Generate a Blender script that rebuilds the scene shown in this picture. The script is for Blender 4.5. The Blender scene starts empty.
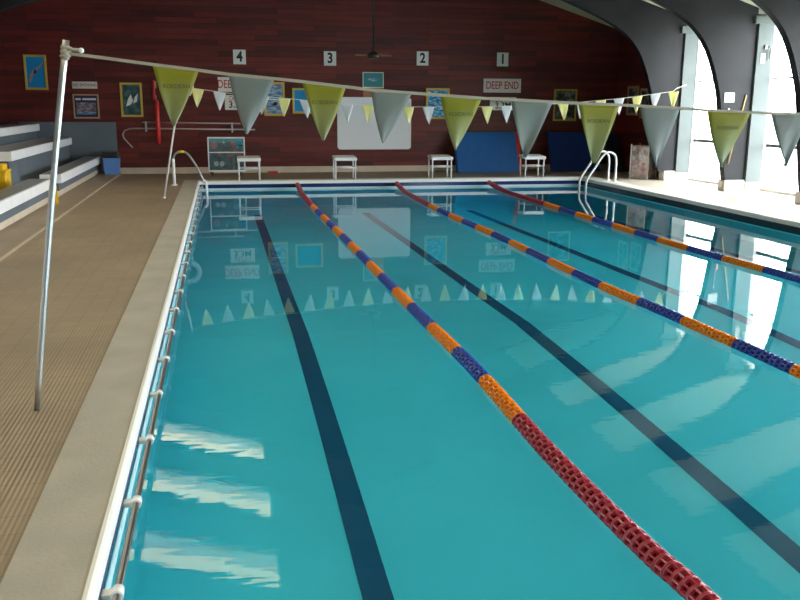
import bpy, bmesh, math, random
from mathutils import Vector, Matrix, noise
random.seed(7)
PI = math.pi
sc = bpy.context.scene
COL = sc.collection

# ------------------------------------------------------------------ materials
def nodes(m):
    m.use_nodes = True
    nt = m.node_tree
    for n in list(nt.nodes): nt.nodes.remove(n)
    return nt, nt.nodes, nt.links

def mat(name, col, rough=0.5, metal=0.0, spec=0.5, noise_s=0, noise_a=0.0, bump=0.0, bump_s=40, coat=0.0, trans=0.0):
    m = bpy.data.materials.new(name); nt, N, L = nodes(m)
    o = N.new('ShaderNodeOutputMaterial'); p = N.new('ShaderNodeBsdfPrincipled')
    L.new(p.outputs[0], o.inputs[0])
    p.inputs['Base Color'].default_value = (*col, 1); p.inputs['Roughness'].default_value = rough
    p.inputs['Metallic'].default_value = metal; p.inputs['Specular IOR Level'].default_value = spec
    p.inputs['Coat Weight'].default_value = coat
    tc = N.new('ShaderNodeTexCoord')
    if noise_s:
        n = N.new('ShaderNodeTexNoise'); n.inputs['Scale'].default_value = noise_s; n.inputs['Detail'].default_value = 5
        L.new(tc.outputs['Object'], n.inputs[0])
        r = N.new('ShaderNodeValToRGB')
        a = 1 - noise_a; b = 1 + noise_a
        r.color_ramp.elements[0].position = .3; r.color_ramp.elements[1].position = .7
        r.color_ramp.elements[0].color = (col[0]*a, col[1]*a, col[2]*a, 1)
        r.color_ramp.elements[1].color = (min(1, col[0]*b), min(1, col[1]*b), min(1, col[2]*b), 1)
        L.new(n.outputs[0], r.inputs[0]); L.new(r.outputs[0], p.inputs['Base Color'])
    if bump:
        n = N.new('ShaderNodeTexNoise'); n.inputs['Scale'].default_value = bump_s; n.inputs['Detail'].default_value = 4
        L.new(tc.outputs['Object'], n.inputs[0])
        b = N.new('ShaderNodeBump'); b.inputs['Strength'].default_value = bump; b.inputs['Distance'].default_value = .01
        L.new(n.outputs[0], b.inputs['Height']); L.new(b.outputs[0], p.inputs['Normal'])
    return m

def srgb(r, g, b):
    f = lambda c: (c/255/12.92) if c/255 <= .04045 else ((c/255+.055)/1.055)**2.4
    return (f(r), f(g), f(b))

M = {}
M['white'] = mat('white_paint', (.78, .78, .76), .35)
M['white_metal'] = mat('white_coated_steel', (.80, .80, .80), .25)
M['chrome'] = mat('brushed_steel', (.60, .61, .63), .34, .9)
M['rail_steel'] = mat('worn_rail_steel', (.26, .245, .23), .28, .9)
M['dull_steel'] = mat('dull_steel', (.45, .46, .47), .35, .85)
M['cream'] = mat('cream_tile', (.62, .52, .41), .45, noise_s=4, noise_a=.08)
M['concrete'] = mat('coping_stone', (.45, .42, .37), .7, noise_s=3.0, noise_a=.10, bump=.15, bump_s=60)
M['nosing'] = mat('white_nosing', (.85, .85, .83), .3)
M['grey_paint'] = mat('slate_grey_paint', (.115, .145, .175), .55, noise_s=2, noise_a=.12)
M['seat_white'] = mat('pale_seat_board', (.84, .85, .87), .35, noise_s=6, noise_a=.05)
M['seat_top'] = mat('worn_seat_top', (.17, .17, .175), .3, noise_s=9, noise_a=.25)
M['arch'] = mat('charcoal_arch_paint', (.012, .0125, .015), .42, spec=.22, noise_s=2.2, noise_a=.35, bump=.12, bump_s=9)
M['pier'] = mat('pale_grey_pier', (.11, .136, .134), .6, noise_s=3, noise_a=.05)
M['plinth'] = mat('plinth_white', (.72, .70, .64), .6, noise_s=6, noise_a=.15)
M['roof_cream'] = mat('cream_roof_panel', (.62, .64, .45), .7)
M['roof_dark'] = mat('dark_roof_boarding', (.05, .042, .04), .7, noise_s=4, noise_a=.2)
M['navy_tile'] = mat('navy_tile', (.012, .035, .14), .2)
M['deep_tile'] = mat('dark_teal_tile', (.008, .035, .06), .2)
M['white_tile'] = mat('white_tile', (.62, .78, .84), .2)
M['black'] = mat('black_plastic', (.012, .012, .014), .4)
M['blue_mat'] = mat('blue_vinyl', (.008, .12, .40), .5, noise_s=5, noise_a=.08)
M['navy_mat'] = mat('navy_vinyl', (.012, .05, .26), .55, noise_s=5, noise_a=.12)
M['dark_mat'] = mat('dark_navy_vinyl', (.012, .03, .07), .6)
M['red'] = mat('red_plastic', (.62, .015, .02), .35)
M['yellow'] = mat('yellow_plastic', (.80, .50, .01), .4)
M['gold'] = mat('gold_frame', (.62, .42, .06), .45)
M['wood_frame'] = mat('light_wood_frame', (.50, .32, .16), .5)
M['navy_mount'] = mat('navy_mount', (.02, .025, .10), .5)
M['sign'] = mat('cream_sign', (.78, .75, .69), .5)
M['sign_white'] = mat('white_sign', (.80, .82, .80), .5)
M['board'] = mat('whiteboard', (.82, .84, .88), .45)
M['ink'] = mat('black_ink', (.01, .01, .01), .6)
M['red_ink'] = mat('red_ink', (.50, .02, .05), .6)
M['olive_ink'] = mat('olive_ink', (.12, .13, .04), .7)
M['tape'] = mat('cream_webbing', (.40, .36, .28), .7)
M['rope_white'] = mat('white_cord', (.72, .72, .68), .7)
M['bin_blue'] = mat('blue_bin_plastic', (.10, .24, .58), .45)
M['brown_card'] = mat('brown_board', (.35, .17, .08), .7)
M['teal_pic'] = mat('teal_picture', (.03, .25, .27), .5)
M['blue_pic'] = mat('bright_blue_picture', (.01, .26, .58), .4)
M['pink'] = mat('pink_plastic', (.70, .25, .26), .5)
M['skin_tone'] = mat('orange_pink_print', (.55, .22, .15), .5)
M['pole_pink'] = mat('pinkish_aluminium', (.42, .33, .31), .4, .3)
M['bamboo'] = mat('wooden_pole', (.52, .38, .17), .5)
M['fan_wood'] = mat('fan_blade_wood', (.30, .12, .05), .5)
M['ext'] = mat('pale_paving', (.62, .63, .62), .8, noise_s=2, noise_a=.1)
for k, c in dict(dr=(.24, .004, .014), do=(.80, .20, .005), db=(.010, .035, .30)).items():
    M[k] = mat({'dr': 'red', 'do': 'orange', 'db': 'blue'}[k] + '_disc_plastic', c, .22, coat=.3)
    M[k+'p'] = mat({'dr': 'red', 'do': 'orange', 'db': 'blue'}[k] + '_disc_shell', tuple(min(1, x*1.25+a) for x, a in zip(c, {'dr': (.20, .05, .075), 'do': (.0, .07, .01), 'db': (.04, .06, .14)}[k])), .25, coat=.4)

def math_node(N, L, op, a, b=None, c=None):
    n = N.new('ShaderNodeMath'); n.operation = op
    for i, v in enumerate((a, b, c)):
        if v is None: continue
        if isinstance(v, (int, float)): n.inputs[i].default_value = v
        else: L.new(v, n.inputs[i])
    return n.outputs[0]

def mat_boards():
    m = bpy.data.materials.new('dark_red_boarding'); nt, N, L = nodes(m)
    o = N.new('ShaderNodeOutputMaterial'); p = N.new('ShaderNodeBsdfPrincipled'); L.new(p.outputs[0], o.inputs[0])
    tc = N.new('ShaderNodeTexCoord'); mp = N.new('ShaderNodeMapping'); L.new(tc.outputs['Object'], mp.inputs[0])
    mp.inputs['Rotation'].default_value = (PI/2, 0, 0)
    br = N.new('ShaderNodeTexBrick'); L.new(mp.outputs[0], br.inputs[0])
    br.inputs['Scale'].default_value = 1; br.inputs['Brick Width'].default_value = 1.3; br.inputs['Row Height'].default_value = .115
    br.inputs['Mortar Size'].default_value = .004; br.inputs['Mortar Smooth'].default_value = .3; br.inputs['Bias'].default_value = -.2
    br.inputs['Color1'].default_value = (.26, .030, .022, 1); br.inputs['Color2'].default_value = (.075, .013, .011, 1)
    br.inputs['Mortar'].default_value = (.03, .008, .008, 1); br.offset = .37
    ns = N.new('ShaderNodeTexNoise'); ns.inputs['Scale'].default_value = 1.2; ns.inputs['Detail'].default_value = 6
    mp2 = N.new('ShaderNodeMapping'); L.new(tc.outputs['Object'], mp2.inputs[0]); mp2.inputs['Scale'].default_value = (1, 1, 9)
    L.new(mp2.outputs[0], ns.inputs[0])
    mx = N.new('ShaderNodeMixRGB'); mx.blend_type = 'MULTIPLY'; mx.inputs[0].default_value = .7
    L.new(br.outputs[0], mx.inputs[1]); L.new(ns.outputs[0], mx.inputs[2]); L.new(mx.outputs[0], p.inputs['Base Color'])
    p.inputs['Roughness'].default_value = .5
    b = N.new('ShaderNodeBump'); b.inputs['Strength'].default_value = .5; b.inputs['Distance'].default_value = .01; b.invert = True
    L.new(br.outputs['Fac'], b.inputs['Height']); L.new(b.outputs[0], p.inputs['Normal'])
    return m
M['boards'] = mat_boards()

def mat_tiles(name, c1, c2, grout, rib, size, rough):
    m = bpy.data.materials.new(name); nt, N, L = nodes(m)
    o = N.new('ShaderNodeOutputMaterial'); p = N.new('ShaderNodeBsdfPrincipled'); L.new(p.outputs[0], o.inputs[0])
    tc = N.new('ShaderNodeTexCoord')
    br = N.new('ShaderNodeTexBrick'); L.new(tc.outputs['Object'], br.inputs[0]); br.offset = 0
    br.inputs['Scale'].default_value = 1; br.inputs['Brick Width'].default_value = size; br.inputs['Row Height'].default_value = size
    br.inputs['Mortar Size'].default_value = .003
    br.inputs['Color1'].default_value = (*c1, 1); br.inputs['Color2'].default_value = (*c2, 1); br.inputs['Mortar'].default_value = (*grout, 1)
    ns = N.new('ShaderNodeTexNoise'); ns.inputs['Scale'].default_value = .8; ns.inputs['Detail'].default_value = 4
    L.new(tc.outputs['Object'], ns.inputs[0])
    r = N.new('ShaderNodeValToRGB'); r.color_ramp.elements[0].color = (.72, .72, .72, 1); r.color_ramp.elements[1].color = (1.2, 1.18, 1.15, 1)
    r.color_ramp.elements[0].position = .3; r.color_ramp.elements[1].position = .72
    L.new(ns.outputs[0], r.inputs[0])
    mx = N.new('ShaderNodeMixRGB'); mx.blend_type = 'MULTIPLY'; mx.inputs[0].default_value = .6
    L.new(br.outputs[0], mx.inputs[1]); L.new(r.outputs[0], mx.inputs[2])
    sx = N.new('ShaderNodeSeparateXYZ'); L.new(tc.outputs['Object'], sx.inputs[0])
    pp = math_node(N, L, 'PINGPONG', sx.outputs[0], rib)
    st = math_node(N, L, 'DIVIDE', pp, rib)
    sm = N.new('ShaderNodeMapRange'); sm.inputs[1].default_value = .15; sm.inputs[2].default_value = .5; sm.inputs[3].default_value = .90; sm.inputs[4].default_value = 1
    L.new(st, sm.inputs[0])
    m2 = N.new('ShaderNodeMixRGB'); m2.blend_type = 'MULTIPLY'; m2.inputs[0].default_value = 1
    L.new(mx.outputs[0], m2.inputs[1]); L.new(sm.outputs[0], m2.inputs[2]); L.new(m2.outputs[0], p.inputs['Base Color'])
    p.inputs['Roughness'].default_value = rough
    b = N.new('ShaderNodeBump'); b.inputs['Strength'].default_value = .4; b.inputs['Distance'].default_value = .003
    L.new(st, b.inputs['Height']); L.new(b.outputs[0], p.inputs['Normal'])
    return m
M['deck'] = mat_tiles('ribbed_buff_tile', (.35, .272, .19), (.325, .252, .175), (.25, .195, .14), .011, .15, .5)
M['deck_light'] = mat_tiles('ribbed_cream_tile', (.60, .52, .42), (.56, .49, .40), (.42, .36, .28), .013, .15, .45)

def mat_pool():
    m = bpy.data.materials.new('teal_pool_lining'); nt, N, L = nodes(m)
    o = N.new('ShaderNodeOutputMaterial'); p = N.new('ShaderNodeBsdfPrincipled'); L.new(p.outputs[0], o.inputs[0])
    tc = N.new('ShaderNodeTexCoord'); ns = N.new('ShaderNodeTexNoise'); ns.inputs['Scale'].default_value = .5; ns.inputs['Detail'].default_value = 3
    L.new(tc.outputs['Object'], ns.inputs[0])
    r = N.new('ShaderNodeValToRGB'); r.color_ramp.elements[0].position = .3; r.color_ramp.elements[1].position = .7
    r.color_ramp.elements[0].color = (.10, .72, .80, 1); r.color_ramp.elements[1].color = (.13, .82, .89, 1)
    L.new(ns.outputs[0], r.inputs[0]); L.new(r.outputs[0], p.inputs['Base Color']); p.inputs['Roughness'].default_value = .6
    return m
M['pool'] = mat_pool()
M['stripe'] = mat('navy_lane_stripe', (.006, .10, .20), .5)

def mat_water():
    m = bpy.data.materials.new('pool_water'); nt, N, L = nodes(m)
    o = N.new('ShaderNodeOutputMaterial'); g = N.new('ShaderNodeBsdfGlass'); g.inputs['IOR'].default_value = 1.333
    g.inputs['Roughness'].default_value = 0; g.inputs['Color'].default_value = (1, 1, 1, 1)
    L.new(g.outputs[0], o.inputs['Surface'])
    v = N.new('ShaderNodeVolumeAbsorption'); v.inputs['Color'].default_value = (.25, .84, .94, 1); v.inputs['Density'].default_value = .32
    L.new(v.outputs[0], o.inputs['Volume'])
    tc = N.new('ShaderNodeTexCoord'); mp = N.new('ShaderNodeMapping'); L.new(tc.outputs['Object'], mp.inputs[0])
    mp.inputs['Scale'].default_value = (.8, 2.6, 1)
    ns = N.new('ShaderNodeTexNoise'); ns.inputs['Scale'].default_value = 5.5; ns.inputs['Detail'].default_value = 2.0; ns.inputs['Roughness'].default_value = .4
    L.new(mp.outputs[0], ns.inputs[0])
    b = N.new('ShaderNodeBump'); b.inputs['Strength'].default_value = .11; b.inputs['Distance'].default_value = .02
    sx = N.new('ShaderNodeSeparateXYZ'); L.new(tc.outputs['Object'], sx.inputs[0])
    mr = N.new('ShaderNodeMapRange'); mr.inputs[1].default_value = 2; mr.inputs[2].default_value = 9; mr.inputs[3].default_value = .022; mr.inputs[4].default_value = .005
    L.new(sx.outputs[1], mr.inputs[0]); L.new(mr.outputs[0], b.inputs['Strength'])
    L.new(ns.outputs[0], b.inputs['Height']); L.new(b.outputs[0], g.inputs['Normal'])
    return m
M['water'] = mat_water()

def mat_pane(name, tint, gloss=.06):
    m = bpy.data.materials.new(name); nt, N, L = nodes(m)
    o = N.new('ShaderNodeOutputMaterial'); mx = N.new('ShaderNodeMixShader'); L.new(mx.outputs[0], o.inputs[0])
    t = N.new('ShaderNodeBsdfTransparent'); t.inputs[0].default_value = (*tint, 1)
    g = N.new('ShaderNodeBsdfGlossy'); g.inputs['Roughness'].default_value = .03
    mx.inputs[0].default_value = gloss
    L.new(t.outputs[0], mx.inputs[1]); L.new(g.outputs[0], mx.inputs[2])
    return m
M['glass'] = mat_pane('window_glass', (1, 1, 1))
M['sky_warm'] = mat_pane('cream_rooflight_sheet', (.55, .49, .38), .03)
M['sky_pale'] = mat_pane('grey_rooflight_sheet', (.34, .34, .31), .03)
M['clear'] = mat_pane('clear_plastic', (.92, .93, .93), .16)

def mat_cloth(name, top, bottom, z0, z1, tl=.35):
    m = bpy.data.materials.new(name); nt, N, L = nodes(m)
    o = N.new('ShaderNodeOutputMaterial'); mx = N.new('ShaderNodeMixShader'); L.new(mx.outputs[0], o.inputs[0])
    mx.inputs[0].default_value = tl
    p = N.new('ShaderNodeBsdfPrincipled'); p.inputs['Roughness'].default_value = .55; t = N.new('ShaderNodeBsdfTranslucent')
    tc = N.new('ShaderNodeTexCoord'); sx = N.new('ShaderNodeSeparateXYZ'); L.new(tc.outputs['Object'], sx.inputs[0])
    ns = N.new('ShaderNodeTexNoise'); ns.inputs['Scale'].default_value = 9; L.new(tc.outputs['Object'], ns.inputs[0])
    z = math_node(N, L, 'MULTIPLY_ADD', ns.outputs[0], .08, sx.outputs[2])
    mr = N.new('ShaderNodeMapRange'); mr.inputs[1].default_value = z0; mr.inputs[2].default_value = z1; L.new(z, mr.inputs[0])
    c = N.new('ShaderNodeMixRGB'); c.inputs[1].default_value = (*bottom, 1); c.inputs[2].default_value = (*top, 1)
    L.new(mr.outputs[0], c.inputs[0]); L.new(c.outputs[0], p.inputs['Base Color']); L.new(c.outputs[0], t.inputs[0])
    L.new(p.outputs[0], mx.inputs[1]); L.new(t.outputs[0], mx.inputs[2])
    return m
M['flag_yellow'] = mat_cloth('yellow_green_nylon', (.34, .33, .02), (.40, .45, .27), -.25, 0)  # paler towards the tip: cloth sheen painted in as a colour gradient
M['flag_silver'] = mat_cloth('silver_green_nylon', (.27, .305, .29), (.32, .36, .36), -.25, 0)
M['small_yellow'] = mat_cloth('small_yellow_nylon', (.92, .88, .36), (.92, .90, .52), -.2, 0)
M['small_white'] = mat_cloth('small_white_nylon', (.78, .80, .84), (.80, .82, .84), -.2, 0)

def mat_photo(name, cols, scale=5, seed=0, stretch=(1, 1, 1)):
    m = bpy.data.materials.new(name); nt, N, L = nodes(m)
    o = N.new('ShaderNodeOutputMaterial'); p = N.new('ShaderNodeBsdfPrincipled'); L.new(p.outputs[0], o.inputs[0])
    tc = N.new('ShaderNodeTexCoord'); mp = N.new('ShaderNodeMapping'); L.new(tc.outputs['Object'], mp.inputs[0])
    mp.inputs['Location'].default_value = (seed*3.1, seed, seed*1.7); mp.inputs['Scale'].default_value = stretch
    n = N.new('ShaderNodeTexNoise'); n.inputs['Scale'].default_value = scale; n.inputs['Detail'].default_value = 3
    L.new(mp.outputs[0], n.inputs[0]); r = N.new('ShaderNodeValToRGB'); L.new(n.outputs[0], r.inputs[0])
    cr = r.color_ramp
    while len(cr.elements) < len(cols): cr.elements.new(.5)
    for i, c in enumerate(cols):
        cr.elements[i].position = .34 + .32*i/(len(cols)-1); cr.elements[i].color = (*c, 1)
    L.new(r.outputs[0], p.inputs['Base Color']); p.inputs['Roughness'].default_value = .4
    return m
M['ph_dark'] = mat_photo('dark_teal_photo', [(.01, .03, .04), (.03, .09, .10), (.08, .16, .17)], 9, 1)
M['ph_sea'] = mat_photo('pale_sea_photo', [(.06, .15, .30), (.22, .34, .50), (.5, .56, .65)], 8, 2, (1, 1, 3))
M['ph_swim'] = mat_photo('swimming_photo', [(.02, .04, .10), (.01, .22, .50), (.05, .36, .62), (.55, .62, .68)], 9, 3, (1, 1, 3))
M['ph_grey'] = mat_photo('grey_photo', [(.01, .01, .01), (.08, .09, .08), (.30, .30, .30)], 9, 4)
M['ph_team'] = mat_photo('team_photo', [(.05, .06, .14), (.20, .12, .14), (.34, .36, .50)], 14, 5, (1, 1, 2))
M['ph_case'] = mat_photo('grey_display_paper', [(.10, .12, .14), (.17, .19, .21), (.26, .26, .27)], 6, 6, (1, 1, 4))
M['wrapped'] = mat_photo('wrapped_pink_contents', [(.25, .28, .30), (.70, .38, .32), (.85, .78, .74), (.30, .40, .45)], 6, 7)

# ------------------------------------------------------------------ mesh helpers
class MB:
    """collects shapes and links them as one mesh object"""
    def __init__(s): s.bm = bmesh.new(); s.mats = []
    def mi(s, m):
        if m is None: return 0
        if m not in s.mats: s.mats.append(m)
        return s.mats.index(m)
    def box(s, x0, x1, y0, y1, z0, z1, m=None, bev=0):
        r = bmesh.ops.create_cube(s.bm, size=1)
        bmesh.ops.transform(s.bm, matrix=Matrix.Translation(((x0+x1)/2, (y0+y1)/2, (z0+z1)/2)) @ Matrix.Diagonal((x1-x0, y1-y0, z1-z0, 1)), verts=r['verts'])
        fs = {f for v in r['verts'] for f in v.link_faces}
        i = s.mi(m)
        for f in fs: f.material_index = i
        if bev:
            es = {e for v in r['verts'] for e in v.link_edges}
            q = bmesh.ops.bevel(s.bm, geom=list(es), offset=bev, segments=2, affect='EDGES', profile=.5)
            for f in q['faces']: f.material_index = i
        return s
    def prism(s, pts, axis, a, b, m=None):
        """extrude a closed 2D outline along an axis from a to b"""
        def P(u, v, w): return {'x': (w, u, v), 'y': (u, w, v), 'z': (u, v, w)}[axis]
        A = [s.bm.verts.new(P(u, v, a)) for u, v in pts]; B = [s.bm.verts.new(P(u, v, b)) for u, v in pts]
        n = len(pts); fs = [s.bm.faces.new(A), s.bm.faces.new(B[::-1])]
        for i in range(n): fs.append(s.bm.faces.new((A[i], B[i], B[(i+1) % n], A[(i+1) % n])))
        i = s.mi(m)
        for f in fs: f.material_index = i
        return s
    def tube(s, pts, r, seg=10, m=None, cap=True, radii=None):
        pts = [Vector(p) for p in pts]; rings = []; i0 = s.mi(m)
        up = Vector((0, 0, 1)); prev = None
        for i, p in enumerate(pts):
            d = (pts[min(i+1, len(pts)-1)] - pts[max(i-1, 0)]).normalized()
            if prev is None:
                a = up if abs(d.z) < .9 else Vector((1, 0, 0)); u = d.cross(a).normalized()
            else:
                u = (prev - d*prev.dot(d)).normalized()
            prev = u; v = d.cross(u); rr = radii[i] if radii else r
            rings.append([s.bm.verts.new(p + (u*math.cos(2*PI*k/seg) + v*math.sin(2*PI*k/seg))*rr) for k in range(seg)])
        for a, b in zip(rings, rings[1:]):
            for k in range(seg):
                f = s.bm.faces.new((a[k], a[(k+1) % seg], b[(k+1) % seg], b[k])); f.smooth = True; f.material_index = i0
        if cap:
            for q in (rings[0][::-1], rings[-1]):
                f = s.bm.faces.new(q); f.material_index = i0
        return s
    def torus(s, c, R, r, axis='y', seg=32, sg=10, m=None):
        pts = []
        i0 = s.mi(m); rings = []
        for i in range(seg):
            a = 2*PI*i/seg; ring = []
            for k in range(sg):
                b = 2*PI*k/sg; rad = R + r*math.cos(b); h = r*math.sin(b)
                q = {'y': (rad*math.cos(a), h, rad*math.sin(a)), 'z': (rad*math.cos(a), rad*math.sin(a), h), 'x': (h, rad*math.cos(a), rad*math.sin(a))}[axis]
                ring.append(s.bm.verts.new(Vector(c)+Vector(q)))
            rings.append(ring)
        for i in range(seg):
            a, b = rings[i], rings[(i+1) % seg]
            for k in range(sg):
                f = s.bm.faces.new((a[k], a[(k+1) % sg], b[(k+1) % sg], b[k])); f.smooth = True; f.material_index = i0
        return s
    def ball(s, c, r, m=None, sc3=(1, 1, 1)):
        q = bmesh.ops.create_uvsphere(s.bm, u_segments=16, v_segments=10, radius=1)
        bmesh.ops.transform(s.bm, matrix=Matrix.Translation(c) @ Matrix.Diagonal((r*sc3[0], r*sc3[1], r*sc3[2], 1)), verts=q['verts'])
        i0 = s.mi(m)
        for f in {f for v in q['verts'] for f in v.link_faces}: f.smooth = True; f.material_index = i0
        return s
    def build(s, name, m=None, parent=None, mats=None):
        me = bpy.data.meshes.new(name)
        bmesh.ops.recalc_face_normals(s.bm, faces=s.bm.faces)
        s.bm.to_mesh(me); s.bm.free()
        for x in ([m] if m else s.mats): me.materials.append(x)
        o = bpy.data.objects.new(name, me); COL.objects.link(o)
        if parent: o.parent = parent
        return o

def tag(o, label=None, cat=None, group=None, kind=None):
    if label: o['label'] = label
    if cat: o['category'] = cat
    if group: o['group'] = group
    if kind: o['kind'] = kind
    return o
def empty(name, loc, label=None, cat=None, group=None, rot=(0, 0, 0)):
    o = bpy.data.objects.new(name, None); COL.objects.link(o); o.location = loc; o.rotation_euler = rot
    o.empty_display_size = .1
    return tag(o, label, cat, group)
def struct(o, label=None):
    return tag(o, label, kind='structure')
def copy_tree(o, parent=None):
    c = o.copy(); COL.objects.link(c); c.parent = parent
    for ch in list(o.children): copy_tree(ch, c)
    return c
def lettering(text, size, m, parent, loc, rot=(PI/2, 0, 0), sx=1.0, bold=.0, name='lettering'):
    cu = bpy.data.curves.new('text', 'FONT'); cu.body = text; cu.size = size; cu.align_x = 'CENTER'; cu.align_y = 'CENTER'
    cu.extrude = .0015; cu.offset = bold
    t = bpy.data.objects.new('text', cu); COL.objects.link(t)
    dg = bpy.context.evaluated_depsgraph_get(); dg.update()
    me = bpy.data.meshes.new_from_object(t.evaluated_get(dg)); bpy.data.objects.remove(t); bpy.data.curves.remove(cu)
    me.materials.clear(); me.materials.append(m)
    o = bpy.data.objects.new(name, me); COL.objects.link(o); o.parent = parent; o.location = loc; o.rotation_euler = rot; o.scale = (sx, 1, 1)
    return o
def arc(p0, p1, p2, n=8):
    return [Vector(p0)*(1-t)**2 + Vector(p1)*2*t*(1-t) + Vector(p2)*t*t for t in [i/n for i in range(n+1)]]
def spline(pts, n=8):
    P = [Vector(p) for p in pts]; P = [2*P[0]-P[1]] + P + [2*P[-1]-P[-2]]; out = []
    for i in range(1, len(P)-2):
        for k in range(n):
            t = k/n; a, b, c, d = P[i-1:i+3]
            out.append(.5*((2*b)+(c-a)*t+(2*a-5*b+4*c-d)*t*t+(3*b-a-3*c+d)*t**3))
    return out + [P[-2]]

# ------------------------------------------------------------------ camera
yaw, pit, rol, fpx = .1993, .2202, .0058, 876.39
H = 1.54
F = Vector((math.sin(yaw)*math.cos(pit), math.cos(yaw)*math.cos(pit), -math.sin(pit)))
R0 = Vector((math.cos(yaw), -math.sin(yaw), 0)); U0 = R0.cross(F)
R = R0*math.cos(rol)+U0*math.sin(rol); U = U0*math.cos(rol)-R0*math.sin(rol)
cd = bpy.data.cameras.new('camera'); cam = bpy.data.objects.new('camera', cd); COL.objects.link(cam)
cd.sensor_width = 36; cd.lens = fpx*36/800; cd.clip_end = 300; cd.clip_start = .05
cam.matrix_world = Matrix(((R.x, U.x, -F.x, 0), (R.y, U.y, -F.y, 0), (R.z, U.z, -F.z, H), (0, 0, 0, 1)))
sc.camera = cam
def at(px, py, Y):
    """where a sight line through a pixel meets the upright plane y = Y: x and z"""
    d = F*fpx + R*(px-400) + U*(300-py); t = Y/d.y
    return d.x*t, H+d.z*t

# ------------------------------------------------------------------ dimensions
XL, XR, YE, YN = -.455, 7.61, 18.02, -5.0     # pool edges
XC = -.76                                     # outer edge of the left coping
YW = 20.25                                    # red end wall
XG = 9.86                                     # glazing line
XLW = -5.2                                    # left wall
YB = -8.0
WZ = -.17                                     # water level
RX = 2.4                                      # ridge
def roof(x): return 5.41 - .306*abs(x-RX)

# ------------------------------------------------------------------ setting
struct(MB().box(XLW, XC, YB, YW, -.3, 0, M['deck']).build('floor_left'), 'buff ribbed tile floor of the left poolside')
struct(MB().box(XC, XR+.35, YE+.36, YW, -.3, 0, M['deck']).build('floor_far'), 'buff tile floor between pool end and red wall')
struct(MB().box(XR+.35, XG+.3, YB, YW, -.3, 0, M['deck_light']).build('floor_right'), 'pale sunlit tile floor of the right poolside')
struct(MB().box(XC, XR+.35, YB, YN-.3, -.3, 0, M['deck']).build('floor_near'))
# raised strip in front of the seating
struct(MB().box(-2.62, -2.17, YB, YW, 0, .04, M['deck'], .008).build('trim_1'), 'low raised tile strip along the stepped seating')
# coping: body and white rounded nosing
def coping(name, x0, x1, y0, y1, side):
    b = MB(); n = .032
    r = {'l': (x0, x1-n, y0, y1), 'r': (x0+n, x1, y0, y1), 'f': (x0, x1, y0+n, y1)}[side]
    b.box(r[0], r[1], r[2], r[3], -.06, .004, M['concrete'] if side == 'l' else M['plinth'])
    k = [(0, -.06), (0, -.012), (.006, -.002), (.018, .006), (n, .006), (n, -.06)]
    if side == 'l': b.prism([(x1-u, v) for u, v in k], 'y', y0, y1, M['nosing'])
    if side == 'r': b.prism([(x0+u, v) for u, v in k], 'y', y0, y1, M['nosing'])
    if side == 'f': b.prism([(y0+u, v) for u, v in k], 'x', x0, x1, M['nosing'])
    return struct(b.build(name))
coping('trim_2', XC, XL, YN, YE+.36, 'l')['label'] = 'wide pale stone coping along the left pool edge'
coping('trim_3', XR, XR+.35, YN, YE, 'r')['label'] = 'white coping along the right pool edge'
coping('trim_4', XL, XR+.35, YE, YE+.36, 'f')['label'] = 'white coping at the far pool end'
# basin (open box) with a sloping floor
bz = [(YN, -1.05), (7.5, -1.15), (12.5, -1.9), (YE, -2.9)]
b = MB(); wl = .16
b.box(XL-wl, XL, YN, YE+wl, -3.1, -.06, M['pool']); b.build  # left wall
b.box(XR, XR+wl, YN, YE+wl, -3.1, -.06, M['pool'])
b.box(XL, XR, YE, YE+wl, -3.1, -.06, M['pool']); b.box(XL-wl, XR+wl, YN-wl, YN, -3.1, -.06, M['pool'])
struct(b.build('wall_basin'), 'teal sides of the swimming pool')
b = MB(); b.prism([(y, z) for y, z in bz] + [(YE, -3.2), (YN, -3.2)], 'x', XL, XR, M['pool'])
struct(b.build('floor_basin'), 'teal floor of the swimming pool')
# tile bands at the rim (5 mm proud of the lining)
b = MB()
b.box(XL+.006, XR-.006, YE-.006, YE, -.135, -.06, M['navy_tile']); b.box(XL+.006, XR-.006, YE-.012, YE, -.185, -.135, M['white_tile'])
struct(b.build('trim_5'), 'navy and white tile bands at the far pool end')
b = MB(); b.box(XR-.006, XR, YN, YE-.012, -.16, -.06, M['deep_tile'])
struct(b.build('trim_6'), 'dark tile band under the right pool edge')
b = MB(); b.box(XL, XL+.006, YN, YE-.012, -.085, -.06, M['navy_tile']); b.box(XL, XL+.006, YN, YE-.012, -.16, -.085, M['white_tile'])
struct(b.build('trim_7'), 'pale blue tile band under the left pool edge')
# lane stripes on the basin floor
def floor_z(y):
    for (a, za), (c, zc) in zip(bz, bz[1:]):
        if a <= y <= c: return za+(zc-za)*(y-a)/(c-a)
    return bz[-1][1]
for i, x in enumerate((.62, 2.66, 4.72, 6.72)):
    b = MB(); w = .07
    P = [(y, floor_z(y)+.004) for y in (YN+.5, 7.5, 12.5, 16.6)]
    b.prism(P + [(y, z-.003) for y, z in P[::-1]], 'x', x-w, x+w, M['stripe'])
    struct(b.build('trim_%d' % (8+i)), 'dark blue stripe painted on the pool floor')
# water body; its sides lie inside the basin walls
b = MB(); b.box(XL-.05, XR+.05, YN-.05, YE+.05, -3.15, WZ, M['water'])
struct(b.build('water'), 'clear still pool water')

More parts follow.
